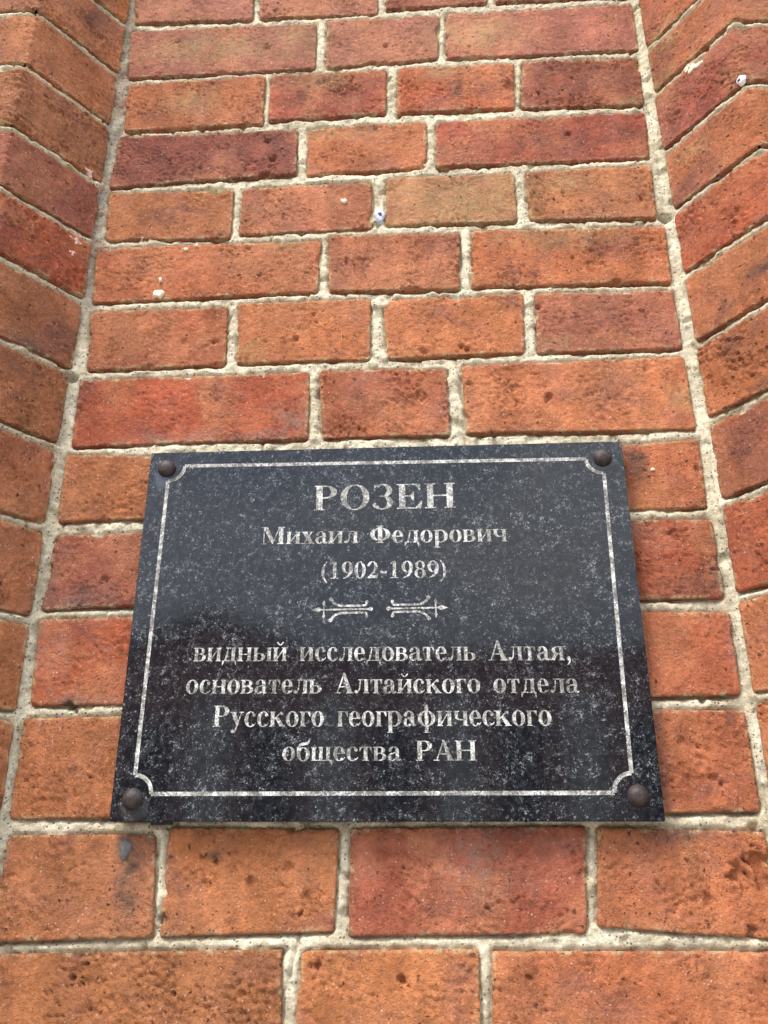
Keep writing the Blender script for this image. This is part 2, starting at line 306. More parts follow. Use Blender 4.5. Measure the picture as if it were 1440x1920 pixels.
# ------------------------------------------------------------------ data measured from the place (metres, u across, v up)
ROWS = {
0: (("m",(-0.2997,2.5422),(-0.1478,2.5407),(-0.1452,2.4588),(-0.2802,2.4628)),("m",(-0.1392,2.5417),(-0.0018,2.5386),(-0.0049,2.4567),(-0.1368,2.4598)),("p",(0.0062,2.5379),(0.1158,2.5371),(0.117,2.4636),(0.0053,2.4618)),("p",(0.1279,2.5378),(0.2775,2.5359),(0.2755,2.4597),(0.127,2.4636))),
1: (("m",(-0.2831,2.4504),(-0.0726,2.4463),(-0.0719,2.3783),(-0.2782,2.379)),("m",(-0.0607,2.4495),(0.0635,2.4479),(0.06,2.3827),(-0.0603,2.3782)),("mr",(0.0718,2.4497),(0.2754,2.4489),(0.2727,2.38),(0.0686,2.3828))),
2: (("ob",(-0.2769,2.3679),(-0.1257,2.3712),(-0.1257,2.3026),(-0.2736,2.3019)),("rp",(-0.1199,2.3716),(0.0054,2.3695),(0.0035,2.3081),(-0.1197,2.3067)),("ro",(0.018,2.3717),(0.1407,2.3697),(0.1379,2.3063),(0.0163,2.3087)),("rd",(0.1504,2.3721),(0.2724,2.3684),(0.2692,2.3025),(0.1451,2.3066))),
3: (("p",(-0.2772,2.2933),(-0.0881,2.292),(-0.0876,2.232),(-0.2805,2.226)),("o",(-0.0769,2.295),(0.0466,2.2934),(0.0442,2.2338),(-0.0766,2.2306)),("rm",(0.0559,2.2928),(0.2691,2.2923),(0.2667,2.2318),(0.0555,2.2338))),
4: (("ob",(-0.2802,2.219),(-0.1508,2.2164),(-0.1501,2.1554),(-0.2767,2.1588)),("mo",(-0.1415,2.2172),(-0.0103,2.2177),(-0.0102,2.1603),(-0.1423,2.1589)),("l",(0.0047,2.2216),(0.1317,2.2209),(0.1317,2.1616),(0.0029,2.1622)),("ol",(0.1433,2.2215),(0.266,2.2223),(0.2654,2.1582),(0.1435,2.161))),
5: (("o",(-0.2853,2.1494),(-0.0599,2.148),(-0.062,2.0879),(-0.2808,2.0852)),("mo",(-0.0526,2.1522),(0.0754,2.1492),(0.073,2.0839),(-0.0507,2.0873)),("o",(0.0868,2.1512),(0.2711,2.147),(0.2688,2.0824),(0.0841,2.0858))),
6: (("or",(-0.2811,2.0748),(-0.1474,2.0748),(-0.1456,2.0107),(-0.2761,2.0096)),("o",(-0.1377,2.0768),(-0.011,2.0776),(-0.0118,2.0104),(-0.1352,2.012)),("o2",(0.0001,2.0747),(0.1318,2.0763),(0.1286,2.012),(0.0048,2.0115)),("mo",(0.1426,2.0758),(0.2692,2.074),(0.2695,2.0113),(0.1406,2.0115))),
7: (("r",(-0.2808,1.999),(-0.067,1.9997),(-0.0664,1.9318),(-0.28,1.9309)),("or",(-0.0582,1.9999),(0.0583,1.9975),(0.0585,1.9308),(-0.0531,1.9313)),("o2",(0.0714,2.0009),(0.2696,2.0018),(0.2699,1.9298),(0.0734,1.9323))),
8: (("ob",(-0.2837,1.9231),(-0.1406,1.9232),(-0.1386,1.8599),(-0.2822,1.8588)),("o",(-0.131,1.9229),(-0.0364,1.9224),(-0.0354,1.8581),(-0.1284,1.8596)),("o",(-0.027,1.9221),(0.1397,1.9219),(0.1385,1.8573),(-0.0263,1.8584)),("or2",(0.1488,1.9216),(0.2703,1.9201),(0.2693,1.8571),(0.1481,1.8561))),
9: (("pr",(-0.2818,1.8465),(-0.1768,1.8472),(-0.1764,1.7835),(-0.2863,1.7806)),("o",(-0.1676,1.8475),(0.0187,1.8475),(0.0179,1.7815),(-0.1666,1.7833)),("o",(0.0286,1.8473),(0.1188,1.8473),(0.1174,1.7808),(0.0274,1.7813)),("rp2",(0.1276,1.8471),(0.2712,1.8462),(0.2713,1.7791),(0.1271,1.7806))),
10: (("r2",(-0.2872,1.7721),(-0.1259,1.7735),(-0.1254,1.7014),(-0.2821,1.7025)),("o",(-0.1162,1.7733),(-0.0124,1.7723),(-0.0122,1.7021),(-0.1144,1.7013)),("o",(-0.0029,1.7721),(0.1369,1.7703),(0.1357,1.7022),(-0.003,1.702)),("or2",(0.1462,1.7701),(0.2737,1.7677),(0.2717,1.7033),(0.1438,1.7021))),
11: (("bo",(-0.2861,1.6922),(-0.1629,1.6937),(-0.161,1.6183),(-0.2852,1.6174)),("o",(-0.1523,1.6935),(0.0168,1.6936),(0.0178,1.6182),(-0.15,1.6183)),("o",(0.027,1.6935),(0.1268,1.6931),(0.1251,1.6191),(0.0268,1.6181)),("or2",(0.1369,1.693),(0.2723,1.6921),(0.2732,1.6198),(0.134,1.6191))),
12: (("bo",(-0.2829,1.6061),(-0.1704,1.6064),(-0.1658,1.5375),(-0.2843,1.5341)),("o2",(-0.1603,1.6108),(-0.0335,1.6096),(-0.0358,1.5415),(-0.1612,1.5379)),("rm2",(-0.0248,1.6099),(0.1467,1.6106),(0.141,1.5408),(-0.0251,1.5385)),("o",(0.1551,1.6102),(0.2791,1.6061),(0.2762,1.5369),(0.1491,1.5449))),
13: (("bo",(-0.3271,1.5262),(-0.0726,1.5303),(-0.0702,1.4569),(-0.3272,1.4529)),("o2",(-0.0578,1.5294),(0.0655,1.5307),(0.0645,1.4597),(-0.0634,1.4576)),("o",(0.0747,1.5294),(0.3086,1.5301),(0.3088,1.4635),(0.0723,1.4607))),
}

COLS = {
 'o': (0.405, 0.150, 0.068), 'o2': (0.430, 0.165, 0.075), 'ob': (0.360, 0.142, 0.066), 'bo': (0.350, 0.140, 0.066), 'b': (0.300, 0.122, 0.058),
 'mo': (0.375, 0.150, 0.086), 'or': (0.350, 0.125, 0.062), 'or2': (0.375, 0.126, 0.066), 'ro': (0.375, 0.115, 0.055), 'r': (0.340, 0.090, 0.048),
 'r2': (0.365, 0.110, 0.055), 'rp': (0.310, 0.096, 0.060), 'rp2': (0.315, 0.088, 0.050), 'rd': (0.300, 0.105, 0.062), 'p': (0.240, 0.082, 0.058),
 'pr': (0.250, 0.083, 0.060), 'm': (0.345, 0.150, 0.105), 'mr': (0.345, 0.135, 0.098), 'rm': (0.315, 0.092, 0.058), 'rm2': (0.325, 0.100, 0.066),
 'l': (0.385, 0.205, 0.098), 'ol': (0.400, 0.165, 0.082)}
REG = {'lichen': [(0.0865, 2.1925, 0.0599, 0.0303), (0.1814, 2.2037, 0.0207, 0.0101), (0.1712, 2.1422, 0.0603, 0.014), (-0.0916, 2.4263, 0.0296, 0.0291), (-0.1863, 2.4173, 0.0716, 0.0206), (0.1073, 2.419, 0.0516, 0.0244), (-0.2038, 2.3395, 0.0291, 0.0155), (-0.0663, 2.3607, 0.0317, 0.0109), (0.0652, 2.3651, 0.0226, 0.0093), (0.3082, 2.3703, 0.0227, 0.0229), (0.2949, 2.3095, 0.0161, 0.0189), (0.3136, 2.208, 0.0158, 0.008), (-0.0923, 2.1446, 0.021, 0.0064), (0.2628, 1.9609, 0.0138, 0.0133), (0.1566, 2.0216, 0.0168, 0.0068), (-0.1199, 2.0228, 0.0125, 0.0116), (0.2552, 2.3078, 0.0134, 0.0074), (-0.0421, 2.2839, 0.0333, 0.0073), (0.1442, 2.1958, 0.0104, 0.0202), (-0.1499, 1.6894, 0.0127, 0.0049), (0.3791, 2.2469, 0.0159, 0.011)],
 'stain': [(-0.1924, 1.5989, 0.0075, 0.0116), (-0.1871, 1.5752, 0.0085, 0.0272), (0.2143, 1.8982, 0.0098, 0.015), (0.2116, 1.6064, 0.0189, 0.007), (-0.2494, 1.7029, 0.0078, 0.0058), (0.2606, 1.6927, 0.0037, 0.0119), (-0.124, 1.5931, 0.006, 0.0033), (-0.3386, 2.0143, 0.0143, 0.0072), (0.3563, 2.0452, 0.0152, 0.0067), (0.3409, 1.9408, 0.0129, 0.0072), (-0.1735, 1.605, 0.0035, 0.009)],
 'bloom': [(-0.2838, 1.8004, 0.0101, 0.0185), (-0.2814, 1.755, 0.0098, 0.0202), (-0.2522, 1.7859, 0.0272, 0.0055), (-0.2633, 1.7372, 0.0067, 0.0264), (0.2735, 1.7372, 0.0062, 0.0248), (0.2704, 1.7976, 0.0088, 0.018), (0.2072, 1.662, 0.0039, 0.0392), (-0.0748, 1.9437, 0.019, 0.0215), (-0.2372, 1.707, 0.0259, 0.0059), (0.1943, 1.836, 0.0259, 0.0093), (-0.151, 1.9356, 0.086, 0.0064), (0.0818, 1.6069, 0.0385, 0.0109), (0.0692, 1.5854, 0.0229, 0.0215)],
 'burn': [(-0.1302, 2.2607, 0.05, 0.0327), (-0.2302, 2.2526, 0.045, 0.0217), (0.1962, 2.2543, 0.0632, 0.0211), (0.2019, 2.0437, 0.0383, 0.0233), (-0.0084, 1.9736, 0.0287, 0.0221), (-0.0659, 2.3452, 0.0343, 0.0194), (0.0923, 2.3341, 0.0333, 0.0151), (0.2093, 2.3409, 0.0492, 0.0189), (-0.2619, 1.7907, 0.0273, 0.0139), (-0.2575, 1.759, 0.0268, 0.0089), (-0.2077, 2.189, 0.0328, 0.0136), (0.2488, 1.7936, 0.0251, 0.0134), (0.0566, 1.5576, 0.0263, 0.0103), (-0.3464, 2.1082, 0.0298, 0.0332), (-0.3071, 2.0304, 0.0258, 0.0323), (-0.3358, 1.9829, 0.0189, 0.0251), (0.3218, 2.2556, 0.0358, 0.0356), (0.2951, 2.1725, 0.0267, 0.0228), (0.3145, 2.0172, 0.0282, 0.0298), (0.3135, 1.9001, 0.0179, 0.0269), (-0.1879, 2.0852, 0.0467, 0.0093), (0.1902, 2.1286, 0.0399, 0.0125), (-0.3423, 2.4174, 0.0347, 0.0422)]}
# holes and gouges: u, v, radius mm, depth mm
PITS = [(0.0126, 1.5109, 3, 6), (-0.047, 1.5198, 3, 5), (-0.0032, 1.5909, 5, 3), (0.2504, 1.5781, 7, 5), (0.2663, 1.585, 9, 6), (0.2549, 1.5713, 6, 4), (0.2669, 1.573, 7, 5), (0.2277, 1.5611, 5, 2.5), (0.2543, 1.5411, 4, 6), (0.0721, 2.0206, 2.5, 4), (0.0769, 2.0176, 2, 4), (0.145, 2.0609, 3, 5), (-0.0805, 2.0357, 2.5, 3), (-0.1132, 2.2525, 4, 4), (-0.12, 2.2781, 3, 3), (0.1894, 2.2689, 3, 3), (0.1341, 2.3349, 7, 3), (0.1475, 1.9652, 4, 4), (-0.0971, 1.5733, 3, 3), (-0.1236, 1.5876, 3, 3), (-0.1304, 1.5733, 2, 3), (0.0811, 2.3349, 4, 2), (0.3343, 2.1569, 3, 4), (-0.2494, 1.7009, 3, 8), (-0.2450, 1.6980, 2.2, 6), (0.2431, 1.7001, 3.5, 8), (-0.1615, 1.5488, 4, 6), (-0.0702, 1.5839, 4, 3), (-0.0558, 1.561, 4, 3), (-0.1847, 1.5823, 4, 2), (-0.2805, 1.8406, 2, 2), (-0.3523, 2.1442, 5, 3), (0.2716, 2.1591, 5, 8), (-0.2895, 2.0013, 6, 9), (-0.2423, 1.8592, 3, 2), (-0.2341, 1.804, 4, 2.5), (0.2202, 1.8542, 3, 3), (0.038, 2.0163, 3, 3), (0.1407, 1.5783, 4, 2), (-0.1863, 2.0372, 4, 2), (-0.1584, 2.036, 3, 2.5), (0.258, 2.0704, 3, 2), (-0.1266, 2.4127, 4, 2), (0.2434, 1.6428, 3, 3), (0.2486, 1.639, 3, 3), (0.2239, 1.6696, 4, 2), (0.2724, 1.8111, 4, 3), (0.2668, 1.8916, 3, 3), (0.0056, 2.4067, 3, 3)]
# pale fresh mortar patches: u, v, half width, half height
PATCH = [(0.22, 2.2265, 0.0182, 0.0047), (0.2438, 2.2284, 0.0156, 0.0041), (0.1092, 2.0804, 0.0139, 0.0036), (0.1335, 2.0715, 0.0069, 0.0053), (-0.0025, 2.0724, 0.0081, 0.0042), (0.0004, 2.0133, 0.0049, 0.0029), (-0.0815, 2.2627, 0.005, 0.0115), (0.0811, 2.1374, 0.0051, 0.0128), (0.2819, 1.8814, 0.0034, 0.0275), (0.2876, 1.8255, 0.0030, 0.0304), (0.2734, 2.2705, 0.0046, 0.0128), (0.2767, 2.0453, 0.0044, 0.0131), (0.2765, 1.9337, 0.0051, 0.012), (-0.2906, 2.281, 0.0029, 0.0198), (-0.2938, 2.2046, 0.004, 0.0281), (-0.2901, 2.2314, 0.0029, 0.0127), (-0.0411, 2.2237, 0.0324, 0.0034), (0.2425, 1.6975, 0.006, 0.003)]

def region(U, V, key, seed):
    a = np.zeros_like(U)
    wu = 0.004*fbm(U*60, V*60, 77+seed, 3); wv = 0.004*fbm(U*60+9, V*60, 78+seed, 3)
    for (cu, cv, ru, rv_) in REG[key]:
        d = np.sqrt(((U+wu-cu)/ru)**2+((V+wv-cv)/rv_)**2)
        a = np.maximum(a, sstep(1.75, 0.25, d))
    return a
def pit_field(U, V):
    h = np.zeros_like(U)
    for (cu, cv, r, dp) in PITS:
        r *= 0.001; dp *= 0.001
        du = U-cu; dv = V-cv
        if du.min() > 3*r or du.max() < -3*r or dv.min() > 3*r or dv.max() < -3*r: continue
        d = np.sqrt(du*du+dv*dv)/r*0.9 + 1.0*fbm(U*190, V*190, 5, 3)
        h = np.maximum(h, dp*sstep(1.15, 0.45, d))
    return h

# ------------------------------------------------------------------ one brick
def sdf_in(U, V, q):
    """distance inside the quad q (tl,tr,br,bl), negative outside, corners rounded"""
    ds = []
    pts = [q[0], q[1], q[2], q[3]]
    for i in range(4):
        a = pts[i]; b = pts[(i+1) % 4]; ex, ey = b[0]-a[0], b[1]-a[1]; L = math.hypot(ex, ey)
        ds.append(((U-a[0])*ey-(V-a[1])*ex)/L)          # clockwise: inside is to the right
    dl = np.minimum(ds[1], ds[3]); dt = np.minimum(ds[0], ds[2])
    R_ = 0.005
    k = np.minimum(dl, dt)
    corner = (dl < R_) & (dt < R_)
    dc = R_-np.sqrt(np.maximum(R_-dl, 0)**2+np.maximum(R_-dt, 0)**2)
    return np.where(corner, dc, k)
def brick_mesh(q, seed, res, rough=1.0, style=0, detail=True, proud=0.0):
    L = max(math.hypot(q[1][0]-q[0][0], q[1][1]-q[0][1]), 0.02); H = abs(q[0][1]-q[3][1])
    nu = max(3, int(L/res)); nv = max(3, int(H/res))
    a = np.linspace(0, 1, nu+1); b = np.linspace(0, 1, nv+1)
    A, B = np.meshgrid(a, b)
    q = [np.array(p, float) for p in q]
    P = (1-B)[..., None]*((1-A)[..., None]*q[0]+A[..., None]*q[1]) + B[..., None]*((1-A)[..., None]*q[3]+A[..., None]*q[2])
    U, V = P[..., 0], P[..., 1]
    e = sdf_in(U, V, q)
    if detail:
        sx, sy = seed*3.17, seed*1.71
        wob = 0.0011 + 0.0026*fbm(U*42+sx, V*42, seed, 4, 0.6)
        chip = 0.0045*sstep(0.20, 0.55, fbm(U*30+sx, V*30+sy, seed+9, 4))
        ee = e + wob - chip
        Rr = 0.0024
        t = np.clip((Rr-ee)/Rr, 0, 1.0)
        drop = Rr*(1-np.sqrt(np.clip(1-t*t, 0, 1))) + np.maximum(-ee, 0)*1.0
        h = 0.0016*fbm(U*13+sx, V*16, seed+1, 3)
        mask = sstep(-0.15, 0.30, fbm(U*22+sx, V*26+sy, seed+2, 3))
        wx = 0.012*fbm(U*40+sx, V*40, seed+3, 2); wy = 0.012*fbm(U*40, V*40+sy, seed+4, 2)
        if style == 1:      # diagonal drag marks
            c, s = math.cos(-0.9), math.sin(-0.9)
            X = (U*c-V*s); Y = (U*s+V*c); crease = -np.abs(fbm((X+wx)*170+sx, (Y+wy)*38, seed+5, 3))
        elif style == 2:    # horizontal wrinkles
            crease = -np.abs(fbm((U+wx)*55+sx, (V+wy)*170, seed+5, 3))
        else:
            crease = -np.abs(fbm((U+wx)*80+sx, (V+wy)*120, seed+5, 4, 0.7))
        h += rough*0.0023*(crease+0.18)*(0.06+1.1*mask)
        h += rough*0.0022*fbm(U*210+sx, V*250, seed+6, 3, 0.75)*(0.25+0.85*mask)
        ck = sstep(0.028, 0.0, np.abs(fbm(U*17+sx, V*26+sy, seed+11, 4, 0.62)))*sstep(0.05, 0.3, fbm(U*15+sy, V*19, seed+12, 2))
        h -= 0.0014*ck*rough
        ar = np.minimum(np.abs(U-(XL-REV)), np.abs(U-(XR+REV)))
        h -= 0.0026*sstep(0.007, 0.0, ar)*sstep(-0.05, 0.45, fbm(V*55+sx, U*8, seed+13, 4, 0.65))
        pp = fbm(U*120+sx, V*150+sy, seed+7, 2)
        h -= rough*0.0024*sstep(0.50, 0.66, pp)*(0.3+0.9*mask)
        h = h - drop - pit_field(U, V) + proud
    else:
        t = np.clip((0.003-e)/0.003, 0, 1); h = 0.0012*fbm(U*20, V*20, seed, 2)-0.003*(1-np.sqrt(np.clip(1-t*t, 0, 1)))+proud
    n0 = (nu+1)*(nv+1)
    idx = np.arange(n0).reshape(nv+1, nu+1)
    Q = np.stack([idx[:-1, :-1], idx[1:, :-1], idx[1:, 1:], idx[:-1, 1:]], -1).reshape(-1, 4)
    ring = np.concatenate([idx[0, :-1], idx[:-1, -1], idx[-1, :0:-1], idx[:0:-1, 0]])
    m = len(ring)
    Ur = U.ravel()[ring]; Vr = V.ravel()[ring]
    UU = np.concatenate([U.ravel(), Ur]); VV = np.concatenate([V.ravel(), Vr]); HH = np.concatenate([h.ravel(), np.full(m, -0.022)])
    k = np.arange(m); k2 = (k+1) % m
    QS = np.stack([ring[k], ring[k2], n0+k2, n0+k], -1)
    W3 = place(UU, VV, HH)
    Q = np.concatenate([Q, QS])
    attrs = {'edge': np.concatenate([e.ravel(), e.ravel()[ring]])}
    if detail:
        for kk, sd in (('burn', 0), ('lichen', 1), ('stain', 2), ('bloom', 3)):
            attrs[kk] = region(UU, VV, kk, sd)
    return W3, Q, attrs

# ------------------------------------------------------------------ the wall
wall = empty('brick_wall', (0, 0, 0)); wall['label'] = 'red brick wall with splayed shallow niche and pale mortar joints holding the plaque'; wall['category'] = 'wall'
rng = random.Random(11)
ALLQ = []           # quads for the mortar's distance field
bricks = []         # (quad, colour key, resolution, style, rough, detail)
BED = [2.4557, 2.3755, 2.2984, 2.2249, 2.1539, 2.0790, 2.0060, 1.9252, 1.8517, 1.7750, 1.6986, 1.6143, 1.5320, 1.4530]
RES = 0.0017
for k, row in ROWS.items():
    for i, b in enumerate(row):
        q = [list(p) for p in b[1:]]
        if k == 8:
            if i in (1, 2): q[0][1] = q[1][1] = 1.9130
            if i == 0: q[1][1] = 1.9150
            if i == 3: q[0][1] = 1.9145
        for p in q:
            p[0] = min(max(p[0], XL+0.0010), XR-0.0018)
        st = {(7, 0): 1, (10, 0): 1, (0, 0): 2, (1, 0): 2, (1, 1): 2, (1, 2): 2, (3, 0): 0, (8, 0): 0, (5, 1): 0, (11, 3): 2, (0, 1): 2}.get((k, i), 0)
        rg = {(7, 0): 0.8, (7, 1): 1.6, (1, 0): 0.7, (1, 1): 0.7, (1, 2): 0.6, (3, 2): 0.7, (8, 3): 0.8, (2, 1): 1.4, (2, 3): 1.5, (6, 2): 0.9, (5, 1): 1.1, (13, 0): 1.7}.get((k, i), 1.05)
        bricks.append((q, b[0], RES, st, rg, True))
# courses of the niche back above and below the ones in view
ext = []
def gen_row(z0, z1, u0, u1, phase, res, det, keys, gap=0.0095):
    L1, L2 = 0.205, 0.104
    u = u0 + (0.0 if phase == 0 else -0.0); seq = phase
    first = True
    while u < u1-0.03:
        L = L1 if seq % 2 == 0 else L2
        if first and phase: L = L2
        first = False
        e = min(u+L, u1)
        if u1-e < 0.05: e = u1
        q = [[u, z1-rng.uniform(.003, .0045)], [e, z1-rng.uniform(.003, .0045)], [e, z0+rng.uniform(.003, .0045)], [u, z0+rng.uniform(.003, .0045)]]
        bricks.append((q, rng.choice(keys), res, 0, 1.0, det))
        u = e+gap; seq += 1
KEYS = ['o', 'o2', 'ob', 'bo', 'mo', 'or', 'or2', 'ro', 'r2', 'rp', 'p', 'm']
# piers: reveal brick that turns the arris, then face bricks
ZL = {}
topz = [2.6120, 2.5350]+BED
botz = 1.3770
allz = topz+[botz]
ZLEFT = {2.3755: 2.380, 2.2984: 2.3060, 2.2249: 2.2262, 2.1539: 2.1555, 2.0790: 2.0850, 2.0060: 2.0062, 1.9252: 1.9290, 1.8517: 1.8515, 1.7750: 1.7705, 1.6986: 1.6935}
ZRIGHT = {2.3755: 2.3720, 2.2984: 2.3085, 2.2249: 2.2320, 2.1539: 2.1580, 2.0790: 2.0840, 2.0060: 2.0105, 1.9252: 1.9332, 1.8517: 1.8580, 1.7750: 1.7778, 1.6986: 1.7000}
CL = ['ob', 'o', 'ob', 'ob', 'b', 'p', 'r', 'b', 'b', 'bo', 'bo', 'bo', 'bo', 'ob', 'o', 'b']
CRR = ['o', 'o', 'or2', 'or', 'rp', 'or', 'r2', 'o', 'o', 'or', 'r2', 'o2', 'o2', 'o', 'or', 'o']
for i in range(len(allz)-1):
    for side, zmap, cc in ((-1, ZLEFT, CL), (1, ZRIGHT, CRR)):
        zt = zmap.get(allz[i], allz[i]); zb = zmap.get(allz[i+1], allz[i+1])
        c = XL if side < 0 else XR
        us = c+side*((0.0035 if allz[i] > 2.06 else 0.0062) if side < 0 else 0.0068); leg = 0.215 if (i % 2 == 0) else 0.110
        ue = c+side*(REV+leg)
        a, b2_ = sorted((us, ue)); g = 0.0042
        q = [[a, zt-g], [b2_, zt-g], [b2_, zb+g], [a, zb+g]]
        inview = 0 < i < len(allz)-2
        bricks.append((q, cc[i], RES if inview else 0.004, (0, 1, 0, 0, 2, 0, 1)[(i*3+side) % 7], (0.5, 1.3, 0.8, 1.1, 0.6, 1.5)[(i*5+side) % 6], True))
        u = ue+side*0.0095; seq = i
        for k in range(3):
            L = 0.210 if (seq % 2) else 0.104
            a, b2_ = sorted((u, u+side*L))
            q = [[a, zt-g], [b2_, zt-g], [b2_, zb+g], [a, zb+g]]
            bricks.append((q, rng.choice(KEYS), 0.004, 0, 1.0, True)); u += side*(L+0.0095); seq += 1
# niche-back courses out of view: one above row 0, one below row 13
gen_row(2.5350+.0005, 2.6120, XL+0.003, XR-0.004, 1, 0.004, True, KEYS)
gen_row(1.3770, 1.4530, XL+0.003, XR-0.004, 1, 0.004, True, KEYS)
for n, (q, key, res, st, rg, det) in enumerate(bricks):
    W3, Q, at = brick_mesh(q, 100+n*7, res, rg, st, det, proud=rng.uniform(-0.0006, 0.0009))
    ctr = W3.mean(0); ctr[1] = round(float(ctr[1]), 4)
    me = new_mesh('brick', W3-ctr, Q, True, at)
    o = link('brick', me, MAT_BRICK, wall, tuple(ctr))
    c = COLS[key]; j = rng.uniform(0.94, 1.06)
    o.color = (c[0]*j, c[1]*j*rng.uniform(.96, 1.05), c[2]*j*rng.uniform(.95, 1.06), 1.0)
    ALLQ.append(q)

# ------------------------------------------------------------------ mortar relief
def mortar(u0, u1, v0, v1, res, name):
    nu = int((u1-u0)/res); nv = int((v1-v0)/res)
    us = np.linspace(u0, u1, nu+1); vs = np.linspace(v0, v1, nv+1)
    U, V = np.meshgrid(us, vs); D = np.full(U.shape, -0.02)
    for q in ALLQ:
        a0 = min(p[0] for p in q)-0.02; a1 = max(p[0] for p in q)+0.02; b0 = min(p[1] for p in q)-0.02; b1_ = max(p[1] for p in q)+0.02
        i0, i1 = np.searchsorted(us, [a0, a1]); j0, j1 = np.searchsorted(vs, [b0, b1_])
        if i1 <= i0 or j1 <= j0: continue
        D[j0:j1, i0:i1] = np.maximum(D[j0:j1, i0:i1], sdf_in(U[j0:j1, i0:i1], V[j0:j1, i0:i1], q))
    out = np.clip(-D, 0, 0.008)
    gv = np.gradient(D, vs, axis=0)
    h = -0.0040 - 0.0034*sstep(0.35, 0.95, gv)*sstep(0.0042, 0.0008, out)*sstep(-0.35, 0.15, fbm(U*11, V*9, 300, 2))  + 0.0026*sstep(0.0, 0.0035, out) + 0.0021*fbm(U*28, V*34, 301, 3) + 0.0024*fbm(U*120, V*130, 302, 4, 0.62) + 0.0006*fbm(U*330, V*330, 303, 2)
    h += 0.0022*sstep(0.16, 0.5, fbm(U*33+4, V*33, 305, 3))           # smears lapping over brick edges
    h -= 0.0035*sstep(0.30, 0.55, fbm(U*45+8, V*50, 306, 3))          # washed-out hollows
    h -= 0.0028*sstep(0.5, 0.2, np.abs(fbm(U*30, V*12, 307, 2)*6))*sstep(0.1, 0.4, fbm(U*9, V*9, 308, 2))
    # bed joints: deeper right under the brick above
    for (cu, cv, r, dp) in PITS:
        if abs(dp) >= 5:
            rr = r*0.001; d = np.sqrt((U-cu)**2+(V-cv)**2)/rr; h -= dp*0.0012*sstep(1.1, 0.5, d)
    patch = np.zeros_like(U)
    wu = 0.0022*fbm(U*120, V*120, 88, 3); wv = 0.0022*fbm(U*120+5, V*120, 89, 3)
    for (cu, cv, a, b) in PATCH:
        d = np.sqrt(((U+wu-cu)/(a*1.15))**2+((V+wv-cv)/(b*1.3))**2); patch = np.maximum(patch, sstep(1.15, 0.85, d))
    h = h + patch*0.0022
    h -= 0.004*sstep(0.004, 0.011, D)
    growth = sstep(0.0042, 0.0002, out)*0.55 + sstep(1.95, 2.45, V)*0.30 + 0.15*fbm(U*14, V*14, 310, 2) - 0.12
    corner_tint_shade = sstep(0.011, 0.006, np.abs(U-XL-0.0015+0.002*fbm(U*50, V*50, 311, 2)))*sstep(1.96, 2.12, V+0.06*fbm(U*9, V*9, 312, 2))*(0.65+0.7*fbm(U*60, V*45, 313, 3))  # dark reddish-grey mortar up the left inner corner, corner shade in the colour too
    idx = np.arange(U.size).reshape(U.shape)
    Q = np.stack([idx[:-1, :-1], idx[:-1, 1:], idx[1:, 1:], idx[1:, :-1]], -1).reshape(-1, 4)
    Dm = np.minimum(np.minimum(D[:-1, :-1], D[:-1, 1:]), np.minimum(D[1:, :-1], D[1:, 1:])).ravel()
    Q = Q[Dm < 0.011]
    used = np.zeros(U.size, bool); used[Q.ravel()] = True; remap = np.cumsum(used)-1
    W3 = place(U.ravel(), V.ravel(), h.ravel())[used]
    me = new_mesh(name, W3, remap[Q], True, {'growth': growth.ravel()[used], 'patch': patch.ravel()[used], 'corner_tint_shade': corner_tint_shade.ravel()[used]})
    return link(name, me, MAT_MORTAR, wall)
UE = REV+0.215+0.62
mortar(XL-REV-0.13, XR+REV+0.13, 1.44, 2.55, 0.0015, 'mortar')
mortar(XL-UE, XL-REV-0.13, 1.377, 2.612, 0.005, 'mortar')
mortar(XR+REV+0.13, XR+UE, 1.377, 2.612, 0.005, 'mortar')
mortar(XL-REV-0.13, XR+REV+0.13, 1.377, 1.44, 0.004, 'mortar')
mortar(XL-REV-0.13, XR+REV+0.13, 2.55, 2.612, 0.004, 'mortar')
